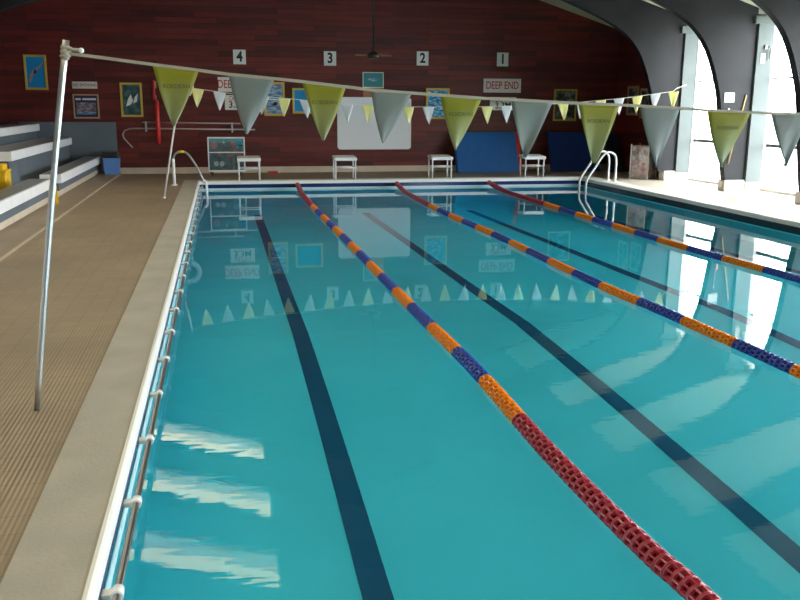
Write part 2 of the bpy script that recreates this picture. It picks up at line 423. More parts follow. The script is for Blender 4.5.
# walls
def gable(name, y, th, m):
    return struct(MB().prism([(XLW, -.1), (XG+.02, -.1), (XG+.02, roof(XG+.02)), (RX, roof(RX)), (XLW, roof(XLW))], 'y', y, y+th, m).build(name))
gable('wall_far', YW, .2, M['boards'])['label'] = 'end wall of dark red horizontal boards'
gable('wall_near', YB-.2, .2, M['roof_dark'])
struct(MB().box(-2.2, XG-.2, YW-.03, YW, 0, .135, M['cream'], .006).build('baseboard_far'), 'cream tile skirting under the red wall')
struct(MB().box(XLW-.2, XLW, YB, YW, -.1, roof(XLW), M['roof_dark']).build('wall_left'))
# roof: dark boarding with cream eaves panels; openings for the rooflights on the left slope
arch_y = [17.15, 14.85, 12.55, 10.25, 7.95, 5.65, 3.35, 1.05]
sk = [(y-1.12, y-.14) for y in arch_y] + [(-1.4, -.4), (-3.7, -2.7)]
SX0, SX1 = -3.4, .62
sk_lab = {0: 'rooflight mirrored as the farthest pale bar in the water at left', 1: 'rooflight mirrored as the middle pale bar in the water at left', 2: 'rooflight mirrored as the nearest pale bar in the water at left'}
def slab(b, x0, x1, y0, y1, m, dz=0, th=.08):
    P = [(x0, roof(x0)+dz), (x1, roof(x1)+dz), (x1, roof(x1)+dz+th), (x0, roof(x0)+dz+th)]
    b.prism(P, 'y', y0, y1, m)
b = MB()
slab(b, RX, 6.7, YB, YW, M['roof_dark']); slab(b, 6.7, XG+.35, YB, YW, M['roof_cream'])
slab(b, SX1, RX, YB, YW, M['roof_dark']); slab(b, XLW-.2, SX0, YB, YW, M['roof_dark'])
ys = sorted(sk); cur = YB
for y0, y1 in ys:
    slab(b, SX0, SX1, cur, y0, M['roof_dark']); cur = y1
slab(b, SX0, SX1, cur, YW, M['roof_dark'])
struct(b.build('ceiling'), 'pitched roof, dark boarding with cream panels at the eaves')
for i, (y0, y1) in enumerate(sk):
    ym = y0 + (y1-y0)*.5
    root = empty('rooflight', ((SX0+SX1)/2, (y0+y1)/2, 4.4), sk_lab.get(i, 'rooflight over the left side outside the frame, lighting the poolside'), 'rooflight', 'rooflights over the left side')
    for nm, a, c, m in (('warm_pane', y0+.03, ym, M['sky_warm']), ('pale_pane', ym, y1-.03, M['sky_pale'])):
        q = MB(); slab(q, SX0+.03, SX1-.03, a, c, m, .03, .006); o = q.build(nm, None, root); o.matrix_parent_inverse = Matrix.Translation(-root.location)
    q = MB(); slab(q, SX0, SX1, y0, y0+.03, M['plinth'], 0, .08); slab(q, SX0, SX1, y1-.03, y1, M['plinth'], 0, .08)
    slab(q, SX0, SX0+.03, y0+.03, y1-.03, M['plinth'], 0, .08); slab(q, SX1-.03, SX1, y0+.03, y1-.03, M['plinth'], 0, .08)
    o = q.build('frame', None, root); o.matrix_parent_inverse = Matrix.Translation(-root.location)
struct(MB().box(XG+.02, 60, -40, 60, -.4, -.12, M['ext']).build('ground'), 'bright paving outside the windows')

# ------------------------------------------------------------------ arches
inner = [(9.12, 0), (9.02, .6), (8.94, 1.15), (8.86, 1.68), (8.77, 2.0), (8.64, 2.34), (8.47, 2.65), (8.26, 2.88), (8.02, 3.05), (7.8, 3.17), (7.5, 3.3), (7.17, 3.43), (6.85, 3.55), (6.2, 3.79), (5.0, 4.17), (RX, 4.95)]
sm = spline([(x, 0, z) for x, z in inner], 4)
inn = [(p.x, p.z) for p in sm]; OX = 9.47
out = [(RX, roof(RX)-.005), (OX, roof(OX)-.005), (OX, .2)]
out_1 = [(RX, roof(RX)-.005), (9.31, roof(9.31)-.005), (9.31, .2)]
inn = [p for p in inn if p[1] > .2]; inn = [(9.09, .2)] + inn
inn_l = [(p.x, p.z) for p in spline([(9.20, 0, .2), (9.19, 0, 1.4), (9.17, 0, 2.3), (9.05, 0, 2.72), (8.75, 0, 2.98), (8.2, 0, 3.2), (7.2, 0, 3.53), (5.0, 0, 4.22), (RX, 0, 4.98)], 4)]
lab = ['dark curved timber arch nearest the red end wall', 'dark curved arch with a white notice on its leg', 'dark arch whose curve cuts the top right corner']
for i, y in enumerate(arch_y):
    root = empty('timber_arch', (RX, y, 0), lab[i] if i < 3 else 'dark curved arch standing past the frame, mirrored in the water', 'arch', 'curved arches along the hall')
    root['label'] = root['label']
    for s in (1, -1):
        f = lambda x: (x-RX)*s
        prof = ([(x-.15, z) if x > 5 else (x, z) for x, z in inn] + out_1 if i == 0 else inn + out) if s == 1 else inn_l + out
        q = MB(); q.prism([(f(x), z) for x, z in prof], 'y', -.075, .075, M['arch'])
        q.build('curved_rib', None, root)
        q = MB(); q.box(min(f(9.06), f(9.52)), max(f(9.06 if s == 1 else 9.18), f((9.34 if i == 0 else 9.475) if s == 1 else 9.5)), -.12, .12, -.005, .2, M['plinth'], .02); q.build('plinth', None, root)
del b
# notice, yellow-brown pole
nx, nz = at(729.5, 97.5, 14.76)
o = MB().box(nx-.10, nx+.10, 14.757, 14.775, nz-.085, nz+.085, M['sign_white'], .004).build('paper_notice'); tag(o, 'small blank white notice fixed to the second dark arch', 'notice')
x0, z0 = at(749.5, 95, 14.66); x1, z1 = at(731, 164, 14.66)
o = MB().tube([(x1, 14.758, z1), (x0, 14.758, z0)], .014, 8, M['bamboo']).build('wooden_pole'); tag(o, 'thin pale wooden pole hung slanting on the second dark arch', 'pole')

hx, hz = at(727, 133, 14.74)
root = empty('throw_bag', (hx, 14.735, hz), 'small pink bag on a cord, hung behind the pennant over the second arch', 'throw bag')
MB().tube([(0, 0, -.11), (0, 0, -.09), (0, 0, .06), (0, 0, .09)], .04, 12, M['pink'], radii=[.025, .04, .038, .015]).build('bag_body', None, root)
MB().tube([(0, 0, .09), (0, .02, .3), (0, .034, .42)], .005, 6, M['rope_white']).build('cord', None, root)
MB().box(-.012, .012, .01, .04, .41, .44, M['dull_steel'], .003).build('hook', None, root)

# ------------------------------------------------------------------ piers and windows on the right
pier_lab = ['pale grey wall pier behind the arch nearest the end wall', 'pale grey wall pier carrying a wall lamp, beside the arch with the notice']
for i, y in enumerate(arch_y):
    b = MB(); ox = -.16 if i == 0 else 0
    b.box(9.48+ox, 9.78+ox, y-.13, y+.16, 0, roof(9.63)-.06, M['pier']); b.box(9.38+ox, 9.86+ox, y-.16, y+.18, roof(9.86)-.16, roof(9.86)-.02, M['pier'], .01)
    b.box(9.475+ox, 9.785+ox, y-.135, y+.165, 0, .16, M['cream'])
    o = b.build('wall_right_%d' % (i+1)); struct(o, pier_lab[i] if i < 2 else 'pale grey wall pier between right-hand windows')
struct(MB().box(9.40, XG+.03, arch_y[0]+.165, YW, 0, roof(XG)-.02, M['boards']).build('wall_right_9'), 'solid dark wall between the far arch and the red wall')
edges = arch_y + [-1.25, -3.55, -5.85, YB]
for i in range(len(edges)-1):
    ya, yb_ = edges[i]-.13, edges[i+1]+.16
    top = roof(XG)-.03
    root = empty('window_%d' % (i+1), (XG-(.085 if i == 0 else 0), (ya+yb_)/2, 0), rot=(0, 0, math.radians(4.6) if i == 0 else 0)); root['kind'] = 'structure'; root['label'] = 'tall white-framed window bay %d counted from the far arch' % (i+1)
    b = MB()
    def bx(*a): 
        b.box(a[0]-XG, a[1]-XG, a[2]-(ya+yb_)/2, a[3]-(ya+yb_)/2, a[4], a[5], M['white'])
    bx(9.78, XG+.04, ya-.0, ya+.12, 0, top); bx(9.78, XG+.04, yb_-.29, yb_, 0, top)
    bx(9.80, XG+.04, yb_, ya, 0, .05); bx(9.80, XG+.04, yb_, ya, top-.08, top)
    b.build('window_frame', None, root)
    b = MB(); bx(9.835, XG+.02, yb_, ya, .80, .86); b.mats = [M['pier']]; b.build('transom', None, root)
    b = MB(); bx(9.84, XG+.01, yb_, ya, 2.01, 2.045); b.mats = [M['dull_steel']]; b.build('transom', None, root)
    b = MB(); b.box(-.003, .003, yb_-(ya+yb_)/2, ya-(ya+yb_)/2, .05, top-.08, M['glass']); b.build('pane', None, root)
# wall lamp on the second pier
lx, lz = at(768.5, 52, 14.66)
root = empty('wall_lamp', (lx, 14.72, lz), 'small white bracket lamp high on the second pale pier', 'lamp')
MB().box(-.055, -.01, -.04, 0, .05, .12, M['dull_steel'], .008).build('bracket', None, root)
MB().tube([(-.03, -.03, .085), (.02, -.06, .10), (.05, -.07, .08)], .014, 8, M['dull_steel']).build('arm', None, root)
MB().tube([(.05, -.07, .09), (.05, -.07, -.02), (.045, -.07, -.14)], .03, 12, M['white'], radii=[.022, .034, .03]).build('lamp_shade', None, root)
MB().box(-.11, -.02, -.012, 0, -.2, -.02, M['sign'], .003).build('back_plate', None, root)

# ------------------------------------------------------------------ things on the end wall
def on_wall(px0, py0, px1, py1, Y=YW):
    x0, z1 = at(px0, py0, Y); x1, z0 = at(px1, py1, Y)
    return (x0+x1)/2, (z0+z1)/2, x1-x0, z1-z0
def plate(name, box, m, label, cat, group=None):
    x, z, w, h = box
    root = empty(name, (x, YW, z), label, cat, group)
    MB().box(-w/2, w/2, -.02, 0, -h/2, h/2, m, .003).build('panel', None, root)
    return root
for t, c in (('4', (239.5, 57)), ('3', (330, 58.5)), ('2', (422.5, 58.5)), ('1', (502.5, 59.5))):
    x, z = at(c[0], c[1], YW)
    r = plate('lane_number_plate', (x, z, .275, .31), M['sign_white'], 'square white plate with black number %s high on the red wall' % t, 'number sign', 'lane number plates on the end wall')
    lettering(t, .30, M['ink'], r, (0, -.022, 0), bold=.010, sx=.85)
for side, bx_ in (('left', (217.5, 77, 254, 92)), ('right', (483.5, 78.5, 520.5, 92.8))):
    x, z, w, h = on_wall(*bx_)
    lb = 'red lettered DEEP END sign under the number 4 plate' if side == 'left' else 'red lettered DEEP END sign under the number 1 plate'
    r = plate('deep_end_sign', (x, z, w, h), M['sign'], lb, 'sign', 'deep end signs')
    lettering('DEEP END', .245, M['red_ink'], r, (0, -.022, 0), sx=.72, bold=.002)
for side, bx_ in (('left', (224.5, 95, 250.5, 110)), ('right', (490, 97, 515.5, 110.3))):
    x, z, w, h = on_wall(*bx_)
    lb = 'cream DEPTH 3.3M sign beneath the left DEEP END sign' if side == 'left' else 'cream DEPTH 3.3M sign beneath the right DEEP END sign'
    r = plate('depth_sign', (x, z, w, h), M['sign'], lb, 'sign', 'water depth signs')
    lettering('DEPTH', .13, M['red_ink'], r, (0, -.022, h*.27), sx=.9); lettering('3.3M', .20, M['ink'], r, (0, -.022, -h*.16), bold=.003)
x, z, w, h = on_wall(72, 81.5, 97.5, 88.7)
r = plate('no_smoking_sign', (x, z, w, h), M['sign'], 'narrow cream NO SMOKING sign above the navy framed picture', 'sign')
lettering('NO SMOKING', .092, M['ink'], r, (0, -.022, 0), sx=.84)

def picture(name, box, frame_m, fw, label, img_m, group='framed pictures on the end wall'):
    x, z, w, h = box
    root = empty(name, (x, YW, z), label, 'picture', group)
    b = MB()
    b.box(-w/2, w/2, -.035, 0, h/2-fw, h/2, frame_m, .004); b.box(-w/2, w/2, -.035, 0, -h/2, -h/2+fw, frame_m, .004)
    b.box(-w/2, -w/2+fw, -.035, 0, -h/2+fw, h/2-fw, frame_m, .004); b.box(w/2-fw, w/2, -.035, 0, -h/2+fw, h/2-fw, frame_m, .004)
    b.build('frame', None, root)
    MB().box(-w/2+fw*.9, w/2-fw*.9, -.02, -.004, -h/2+fw*.9, h/2-fw*.9, img_m).build('picture_sheet', None, root)
    return root, w, h
NP = [(19.36, 1.64), (18.70, 1.58)]
def blob(root, name, pts, m, y=-.021):
    q = MB(); q.prism(pts, 'y', y-.002, y, m); return q.build(name, None, root)
r, w, h = picture('framed_diver_picture', on_wall(23, 54.5, 48.5, 90), M['gold'], .045, 'yellow framed blue picture of a diver, highest at left', M['blue_pic'])
blob(r, 'diver_figure', [(-.14, -.20), (-.11, -.22), (-.07, -.08), (-.02, .0), (.05, .05), (.13, .15), (.17, .23), (.12, .17), (.02, .09), (-.05, .04), (-.11, -.05)], M['skin_tone'])
blob(r, 'swimsuit', [(-.05, -.01), (-.01, -.04), (.03, .02), (-.01, .07)], M['navy_mount'], -.0235)
r, w, h = picture('framed_team_picture', on_wall(72.5, 94, 100, 118.5), M['wood_frame'], .03, 'wood framed navy picture of a team below NO SMOKING', M['navy_mount'])
MB().box(-.20, .20, -.023, -.02, -.16, .08, M['ph_team']).build('team_photo', None, r)
MB().box(-.21, -.10, -.023, -.02, .13, .17, M['sign']).build('title_strip', None, r); MB().box(-.07, .21, -.023, -.02, .13, .17, M['sign']).build('title_strip', None, r)
MB().box(-.20, .19, -.0245, -.0235, -.17, -.12, M['ph_sea']).build('front_row', None, r)
r, w, h = picture('framed_swimmers_picture', on_wall(119.5, 82.5, 143.5, 117), M['gold'], .045, 'yellow framed dark green picture with two white shapes', M['ph_dark'])
blob(r, 'white_figure', [(-.12, -.14), (-.02, -.10), (.03, -.02), (-.01, .12), (-.07, .02)], M['sign_white']); blob(r, 'white_figure', [(.03, -.08), (.11, -.04), (.14, .14), (.07, .06)], M['sign_white'])
r, w, h = picture('framed_orca_picture', on_wall(263.5, 82, 285, 116), M['gold'], .045, 'gold framed pale seascape picture partly behind a silver pennant', M['ph_sea'])
MB().box(-w/2+.04, w/2-.04, -.024, -.02, -.02, .0, M['sign_white']).build('middle_band', None, r)
blob(r, 'dark_fin', [(-.05, -.12), (.0, -.15), (.07, -.12), (.06, -.07), (.0, -.06)], M['ink'])
r, w, h = picture('framed_blue_picture', on_wall(292, 88, 321, 113.7), M['gold'], .045, 'gold framed plain blue picture partly behind a yellow pennant', M['blue_pic'])
r, w, h = picture('framed_lane_picture', on_wall(426, 88, 449, 119), M['gold'], .045, 'gold framed picture of swimmers in blue water beside the whiteboard', M['ph_swim'])
r, w, h = picture('framed_grey_picture', on_wall(554, 89, 575.5, 121), M['gold'], .04, 'yellow framed grey picture right of the DEEP END signs', M['ph_grey'])
for yc, zc, lb in ((NP[0][0], NP[0][1], 'narrow-looking framed dark picture on the shadowed side wall, farther from the arch'), (NP[1][0], NP[1][1], 'framed dark picture on the shadowed side wall, nearer the arch')):
    r, w, h = picture('framed_dark_picture', (0, zc, .53, .66), M['wood_frame'], .05, lb, M['ph_grey'])
    r.location = (9.40, yc, zc); r.rotation_euler = (0, 0, -PI/2)
x, z, w, h = on_wall(362.5, 72, 383.5, 88)
r = plate('teal_poster', (x, z, w, h), M['sign'], 'small teal poster above the whiteboard', 'poster')
MB().box(-w/2+.02, w/2-.02, -.025, -.019, -h/2+.02, h/2-.02, M['teal_pic']).build('printed_sheet', None, r)
blob(r, 'pale_motif', [(-.14, .0), (-.04, -.03), (.08, -.02), (.14, .02), (.02, .05), (-.08, .04)], M['ph_sea'], -.026)
x, z, w, h = on_wall(363, 88.2, 384, 97.5)
tag(MB().box(x-w/2, x+w/2, YW-.02, YW-.002, z-h/2, z+h/2, M['brown_card'], .003).build('brown_board'), 'plain brown board between teal poster and whiteboard', 'board')
# whiteboard with rounded corners
x, z, w, h = on_wall(337, 97, 410.7, 149.2)
root = empty('whiteboard', (x, YW, z), 'large blank whiteboard with rounded corners on the red wall', 'whiteboard')
def rrect(w, h, r, n=5):
    P = []
    for cx, cy, a0 in ((w/2-r, h/2-r, 0), (-w/2+r, h/2-r, 90), (-w/2+r, -h/2+r, 180), (w/2-r, -h/2+r, 270)):
        P += [(cx+r*math.cos(math.radians(a0+90*i/n)), cy+r*math.sin(math.radians(a0+90*i/n))) for i in range(n+1)]
    return P
MB().prism(rrect(w, h, .07), 'y', -.022, 0, M['sign_white']).build('frame', None, root)
MB().prism(rrect(w-.05, h-.05, .05), 'y', -.025, -.0225, M['board']).build('writing_surface', None, root)
# rescue poles
x0, z0 = at(142, 122.3, YW); x1, z1 = at(240.5, 123.5, YW)
tag(MB().tube([(x0, YW-.05, z0), (x1, YW-.05, z1)], .016, 8, M['pole_pink']).build('rescue_pole'), 'upper straight pole hung level on the red wall', 'pole')
pts = [at(*p, YW) for p in ((133, 147.5), (128, 142.5), (124, 138), (123, 134), (125, 130.5), (129, 128.8), (135, 128.4), (150, 128.5), (255, 129.6))]
tag(MB().tube([Vector((p[0], YW-.05, p[1])) for p in spline([(a, 0, c) for a, c in pts], 4) and pts], .017, 8, M['pole_pink']).build('shepherd_crook_pole'), 'lower pole on the red wall with a hooked left end', 'pole')
for n, (px, py, k) in enumerate(((146, 125.5, 0), (232, 126.5, 0))):
    x, z = at(px, py, YW)
    tag(MB().box(x-.02, x+.02, YW-.075, YW-.002, z-.13, z+.09, M['dull_steel'], .004).build('pole_bracket'), 'small wall bracket at the %s end of the hung poles' % ('hooked' if n == 0 else 'plain'), 'bracket', 'brackets holding the rescue poles')
# rescue floats (red)
x0, z0 = at(157, 100, YW); x1, z1 = at(157.7, 143.5, YW)
root = empty('rescue_float', (x0, YW-.125, (z0+z1)/2), 'long bright red rescue float hung upright on the red wall', 'rescue float')
hh = (z0-z1)/2
MB().tube([(0, 0, -hh), (0, 0, -hh+.04), (0, 0, 0), (.0, 0, hh-.05), (0, 0, hh)], .05, 12, M['red'], radii=[.025, .048, .052, .045, .02]).build('float_body', None, root)
MB().tube([(0, 0, hh), (-.01, .03, hh+.08), (-.02, .12, hh+.1)], .008, 6, M['tape']).build('strap', None, root)
x0, z0 = at(153.3, 80, YW); x1, z1 = at(153.6, 101, YW)
root = empty('red_rescue_tube', (x0, YW-.06, (z0+z1)/2), 'short thin red tube hung above the long rescue float', 'rescue float'); hh = (z0-z1)/2
MB().tube([(0, 0, -hh), (0, 0, -hh+.02), (0, 0, hh-.03), (0, 0, hh)], .03, 10, M['red'], radii=[.02, .032, .032, .015]).build('tube_body', None, root)
MB().box(.03, .055, -.02, .058, hh*.2, hh*.9, M['wood_frame'], .004).build('hanger', None, root)
# life ring behind the first pennant
x, z = at(181, 86, YW)
root = empty('life_ring', (x, YW-.059, z), 'white life ring hung on the wall behind the first yellow pennant', 'life ring')
MB().torus((0, 0, 0), .215, .058, 'y', 32, 12, M['white']).build('ring', None, root)
for a in range(4):
    t = PI/4+a*PI/2
    MB().torus((.215*math.cos(t), 0, .215*math.sin(t)), .060, .006, 'x' if False else 'y', 16, 6, M['rope_white']).build('rope_loop', None, root).rotation_euler = (0, 0, 0)
MB().tube([(0, .0, .26), (0, .055, .28)], .012, 8, M['dull_steel']).build('hook', None, root)

# ceiling fan
fx, fz = at(373.5, 55.5, 17.9)
root = empty('ceiling_fan', (fx, 17.9, fz), 'dark ceiling fan with brown blades on a long rod', 'ceiling fan')
MB().tube([(0, 0, 0), (0, 0, roof(fx)-fz-.01)], .018, 8, M['black']).build('down_rod', None, root)
MB().tube([(0, 0, -.06), (0, 0, -.05), (0, 0, .02), (0, 0, .08)], .1, 16, M['black'], radii=[.06, .13, .14, .04]).build('motor', None, root)
for a in (4, 94, 184, 274):
    q = MB(); q.box(.11, .37, -.055, .055, -.006, .006, M['fan_wood'], .003); o = q.build('blade', None, root); o.rotation_euler = (math.radians(9), 0, math.radians(a)); o.location = (0, 0, 0)

# ------------------------------------------------------------------ mats against the end wall
def lean_mat(name, x0, x1, yb, zt, yt, th, m, label, stripe=None, skew=0):
    root = empty(name, ((x0+x1)/2, yb, 0), label, 'mat')
    w = (x1-x0)/2; dy = yt-yb
    q = MB(); s_ = [(0, 0), (th, 0), (dy+th, zt), (dy, zt)]
    q.prism(s_, 'x', -w, w, m); o = q.build('pad', None, root)
    bm = bmesh.new(); bm.from_mesh(o.data)
    for v in bm.verts:
        if v.co.z > .5*zt: v.co.x += skew
    bmesh.ops.bevel(bm, geom=bm.edges[:], offset=.012, segments=2, affect='EDGES'); bm.to_mesh(o.data); bm.free()
    if stripe:
        q = MB(); q.prism([(-.004, .004), (th+.002, .004), (dy+th+.002, zt+.004), (dy-.004, zt+.004)], 'x', w-.08, w+.003, M['red']); q.build('end_strip', None, root)
    return root
lean_mat('gym_mat', 5.30, 6.86, 19.62, .90, 20.02, .13, M['blue_mat'], 'bright blue mat with red end strip leaning on the red wall', True)
lean_mat('gym_mat', 7.60, 8.80, 19.62, .90, 20.02, .13, M['navy_mat'], 'navy blue mat leaning on the wall right of the red-edged mat')
lean_mat('gym_mat', 8.92, 9.22, 19.3, .87, 19.85, .10, M['dark_mat'], 'narrow dark navy mat leaning beside the wrapped crate', skew=.06)
bx0, bz0 = at(609, 173, 20.1)
tag(MB().box(bx0-.03, bx0+.03, 20.12, 20.2, 0, .72, M['brown_card'], .004).build('wooden_batten'), 'upright brown batten between the two dark mats', 'batten')

# display case on castors
root = empty('display_board', (.10, 19.3, 0), 'white framed display case on castors left of starting block 4', 'display case', rot=(0, 0, math.radians(2)))
z0, z1 = .10, .83; w = .39
b = MB()
b.box(-w, w, -.03, .05, z1-.03, z1, M['white'], .004); b.box(-w, w, -.03, .05, z0, z0+.035, M['white'], .004)
b.box(-w, -w+.025, -.03, .05, z0, z1, M['white'], .004); b.box(w-.025, w, -.03, .05, z0, z1, M['white'], .004)
b.box(-w, w, -.03, .05, z0+.40, z0+.42, M['white']); b.build('frame', None, root)
MB().box(-w+.02, w-.02, .0, .03, z0+.03, z1-.03, M['ph_case']).build('back_panel', None, root)
MB().box(-w+.02, w-.02, -.024, -.02, z0+.03, z1-.03, M['clear']).build('glass_front', None, root)
for (cx, cz, r_, m) in ((-.26, .66, .075, 'pink'), (.14, .68, .055, 'skin_tone'), (-.14, .50, .05, 'skin_tone'), (.06, .47, .055, 'skin_tone'), (-.22, .27, .05, 'sign_white'), (-.10, .27, .05, 'sign_white'), (-.05, .72, .02, 'sign_white')):
    MB().prism([(cx+r_*math.cos(t*PI/8), cz+r_*math.sin(t*PI/8)*1.1) for t in range(16)], 'y', -.006, -.001, M[m]).build('round_print', None, root)
MB().box(.22, .35, -.006, -.001, .58, .76, M['ph_swim']).build('blue_print', None, root)
for cx in (-.3, .28):
    q = empty('castor', (cx, .01, .04)); q.parent = root
    bpy.data.objects.remove(q)
    MB().tube([(cx-.014, .01, .045), (cx+.014, .01, .045)], .045, 14, M['black']).build('castor', None, root)
    MB().box(cx-.05, cx-.02, -.06, .08, .06, .10, M['black']).build('castor_foot', None, root)
# red float lying by the skirting
x, z = at(273, 171, 20.0)
tag(MB().box(x-.11, x+.11, 19.88, 20.1, 0, .045, M['red'], .015).build('kickboard'), 'small red kickboard lying by the cream skirting', 'kickboard')
# wrapped crate near the far arch
root = empty('wrapped_crate', (8.88, 17.62, 0), 'clear plastic crate of mixed pink and grey items beside the far arch', 'crate', rot=(0, 0, math.radians(38)))
s_ = .19
MB().box(-s_, s_, -s_, s_, .02, .70, M['wrapped'], .02).build('contents', None, root)
MB().box(-s_-.012, s_+.012, -s_-.012, s_+.012, .015, .72, M['clear'], .02).build('plastic_wrap', None, root)
b = MB()
for sx in (-1, 1):
    for sy in (-1, 1): b.box(sx*(s_+.012)-.012, sx*(s_+.012)+.012, sy*(s_+.012)-.012, sy*(s_+.012)+.012, 0, .73, M['sign_white'], .003)
b.build('corner_posts', None, root)
MB().box(-s_-.02, s_+.02, -s_-.02, s_+.02, 0, .03, M['dull_steel'], .005).build('base', None, root)
MB().tube([(.10, -s_-.005, .62), (-.02, -s_-.01, .58)], .035, 10, M['yellow']).build('yellow_roll', None, root)
MB().tube([(.13, -s_-.003, .30), (.10, -s_-.003, .38)], .03, 10, M['red']).build('red_roll', None, root)

# ------------------------------------------------------------------ starting blocks
def block():
    root = empty('starting_block', (0, 0, 0))
    w = .235; d0, d1 = 0, .40
    b = MB(); b.prism([(d0-.02, .385), (d1, .425), (d1, .475), (d0-.02, .445)], 'x', -w, w, M['seat_white']); o = b.build('top_slab', None, root)
    bm = bmesh.new(); bm.from_mesh(o.data); bmesh.ops.bevel(bm, geom=bm.edges[:], offset=.008, segments=2, affect='EDGES'); bm.to_mesh(o.data); bm.free()
    b = MB(); b.prism([(d0+.01, .4465), (d1-.02, .4745), (d1-.02, .479), (d0+.01, .451)], 'x', -w+.015, w-.015, M['sign']); b.build('grip_surface', None, root)
    for sx in (-1, 1):
        for y in (d0+.03, d1-.03):
            MB().tube([(sx*(w-.03), y, .004), (sx*(w-.03), y, .40)], .016, 10, M['white_metal']).build('leg', None, root)
    for y in (d0+.03, d1-.03):
        MB().tube([(-w+.03, y, .24), (w-.03, y, .24)], .012, 8, M['white_metal']).build('stretcher', None, root)
    for sx in (-1, 1):
        MB().tube([(sx*(w-.03), d0+.03, .24), (sx*(w-.03), d1-.03, .24)], .012, 8, M['white_metal']).build('stretcher', None, root)
    return root
blk = block()
for i, (x, t) in enumerate(((.535, 4), (2.50, 3), (4.55, 2), (6.61, 1))):
    o = blk if i == 0 else copy_tree(blk)
    o.location = (x, YE+.085, .004)
    tag(o, 'white starting block with four tube legs, in line under number %d' % t, 'starting block', 'starting blocks at the far pool end')

# ------------------------------------------------------------------ ladders
def smooth(pts, n=6): return spline(pts, n)
root = empty('pool_ladder', (7.88, 17.0, 0), 'white two-rail pool ladder at the far right corner', 'pool ladder')
for k, dy in enumerate((.17, -.17)):
    o = MB().tube(smooth([(.0, dy, .0), (0, dy, .25), (-.01, dy, .48), (-.08, dy, .585), (-.2, dy, .60), (-.31, dy, .52), (-.46, dy, .29), (-.60, dy, .08), (-.63, dy, -.05), (-.63, dy, -.4), (-.63, dy, -1.1)]), .021, 12, M['white_metal']).build('handrail', None, root)
    MB().tube([(0, dy, .0), (0, dy, .02)], .045, 14, M['white_metal']).build('floor_flange', None, root)
for z in (-.45, -.72, -1.0):
    MB().box(-.66, -.58, -.17, .17, z-.012, z+.012, M['white_metal'], .004).build('tread', None, root)
root = empty('pool_handrail', (-.905, 17.3, 0), 'curved steel handrail at the far left corner with a yellow band', 'handrail')
MB().tube([(0, 0, 0), (0, 0, .2), (0, 0, .50)], .03, 12, M['white_metal']).build('post', None, root)
MB().tube(smooth([(0, 0, .5), (.04, 0, .585), (.13, 0, .63), (.26, 0, .60), (.40, 0, .40), (.53, 0, .12), (.565, 0, .04)]), .02, 12, M['dull_steel']).build('curved_rail', None, root)
MB().tube([(.10, 0, .622), (.15, 0, .632), (.20, 0, .628)], .024, 12, M['yellow']).build('yellow_band', None, root)
MB().tube(smooth([(.545, 0, .09), (.59, 0, .05), (.60, 0, -.05), (.60, 0, -.4), (.60, 0, -1.0)]), .024, 12, M['white_metal']).build('water_rail', None, root)
MB().tube([(0, 0, 0), (0, 0, .02)], .06, 14, M['white_metal']).build('floor_flange', None, root)

# ------------------------------------------------------------------ rail along the left wall of the pool
root = empty('wall_rail', (-.40, 0, -.075), 'long steel hand rail on brackets along the left pool wall', 'hand rail')
MB().tube([(0, y, 0) for y in [YN+.2] + [i*1.0 for i in range(-4, 18)] + [YE-.15]], .0145, 12, M['rail_steel']).build('rail', None, root)
first = None
k0 = 2.80
for i in range(-2, 22):
    y = k0 + i*.703
    if first is None:
        b = MB(); b.box(-.052, 0, -.022, .022, -.012, .010, M['plinth'], .004); b.tube([(0, -.024, 0), (0, .024, 0)], .022, 12, M['white_metal']); first = b.build('rail_bracket', None, root); first.location = (0, y, 0)
    else:
        c = first.copy(); COL.objects.link(c); c.parent = root; c.location = (0, y, 0)

# ------------------------------------------------------------------ lane ropes
def disc_mesh(name, m_shell, m_core):
    b = MB(); L2 = .0265; n = 14
    def ring(r0, r1, y0, y1, m, seg=22):
        i0 = b.mi(m); R_ = []
        for (r, y) in ((r1, y0), (r1, y1), (r0, y1), (r0, y0)):
            R_.append([b.bm.verts.new((r*math.cos(2*PI*k/seg), y, r*math.sin(2*PI*k/seg))) for k in range(seg)])
        for j in range(4):
            A, B = R_[j], R_[(j+1) % 4]
            for k in range(seg):
                f = b.bm.faces.new((A[k], A[(k+1) % seg], B[(k+1) % seg], B[k])); f.material_index = i0; f.smooth = (j in (0, 2))
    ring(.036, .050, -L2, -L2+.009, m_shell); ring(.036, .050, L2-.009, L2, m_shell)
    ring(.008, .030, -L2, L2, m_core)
    for k in range(9):
        a = 2*PI*k/9; c, s = math.cos(a), math.sin(a); t = .0042
        P = [(.028, -t), (.0485, -t), (.0485, t), (.028, t)]
        b.prism([(u*c-v*s, u*s+v*c) for u, v in P], 'y', -L2+.008, L2-.008, m_shell)
    me = bpy.data.meshes.new(name); bmesh.ops.recalc_face_normals(b.bm, faces=b.bm.faces); b.bm.to_mesh(me); b.bm.free()
    for m in b.mats: me.materials.append(m)
    return me
DM = {k: disc_mesh('disc', M[k+'p'], M[k]) for k in ('dr', 'do', 'db')}
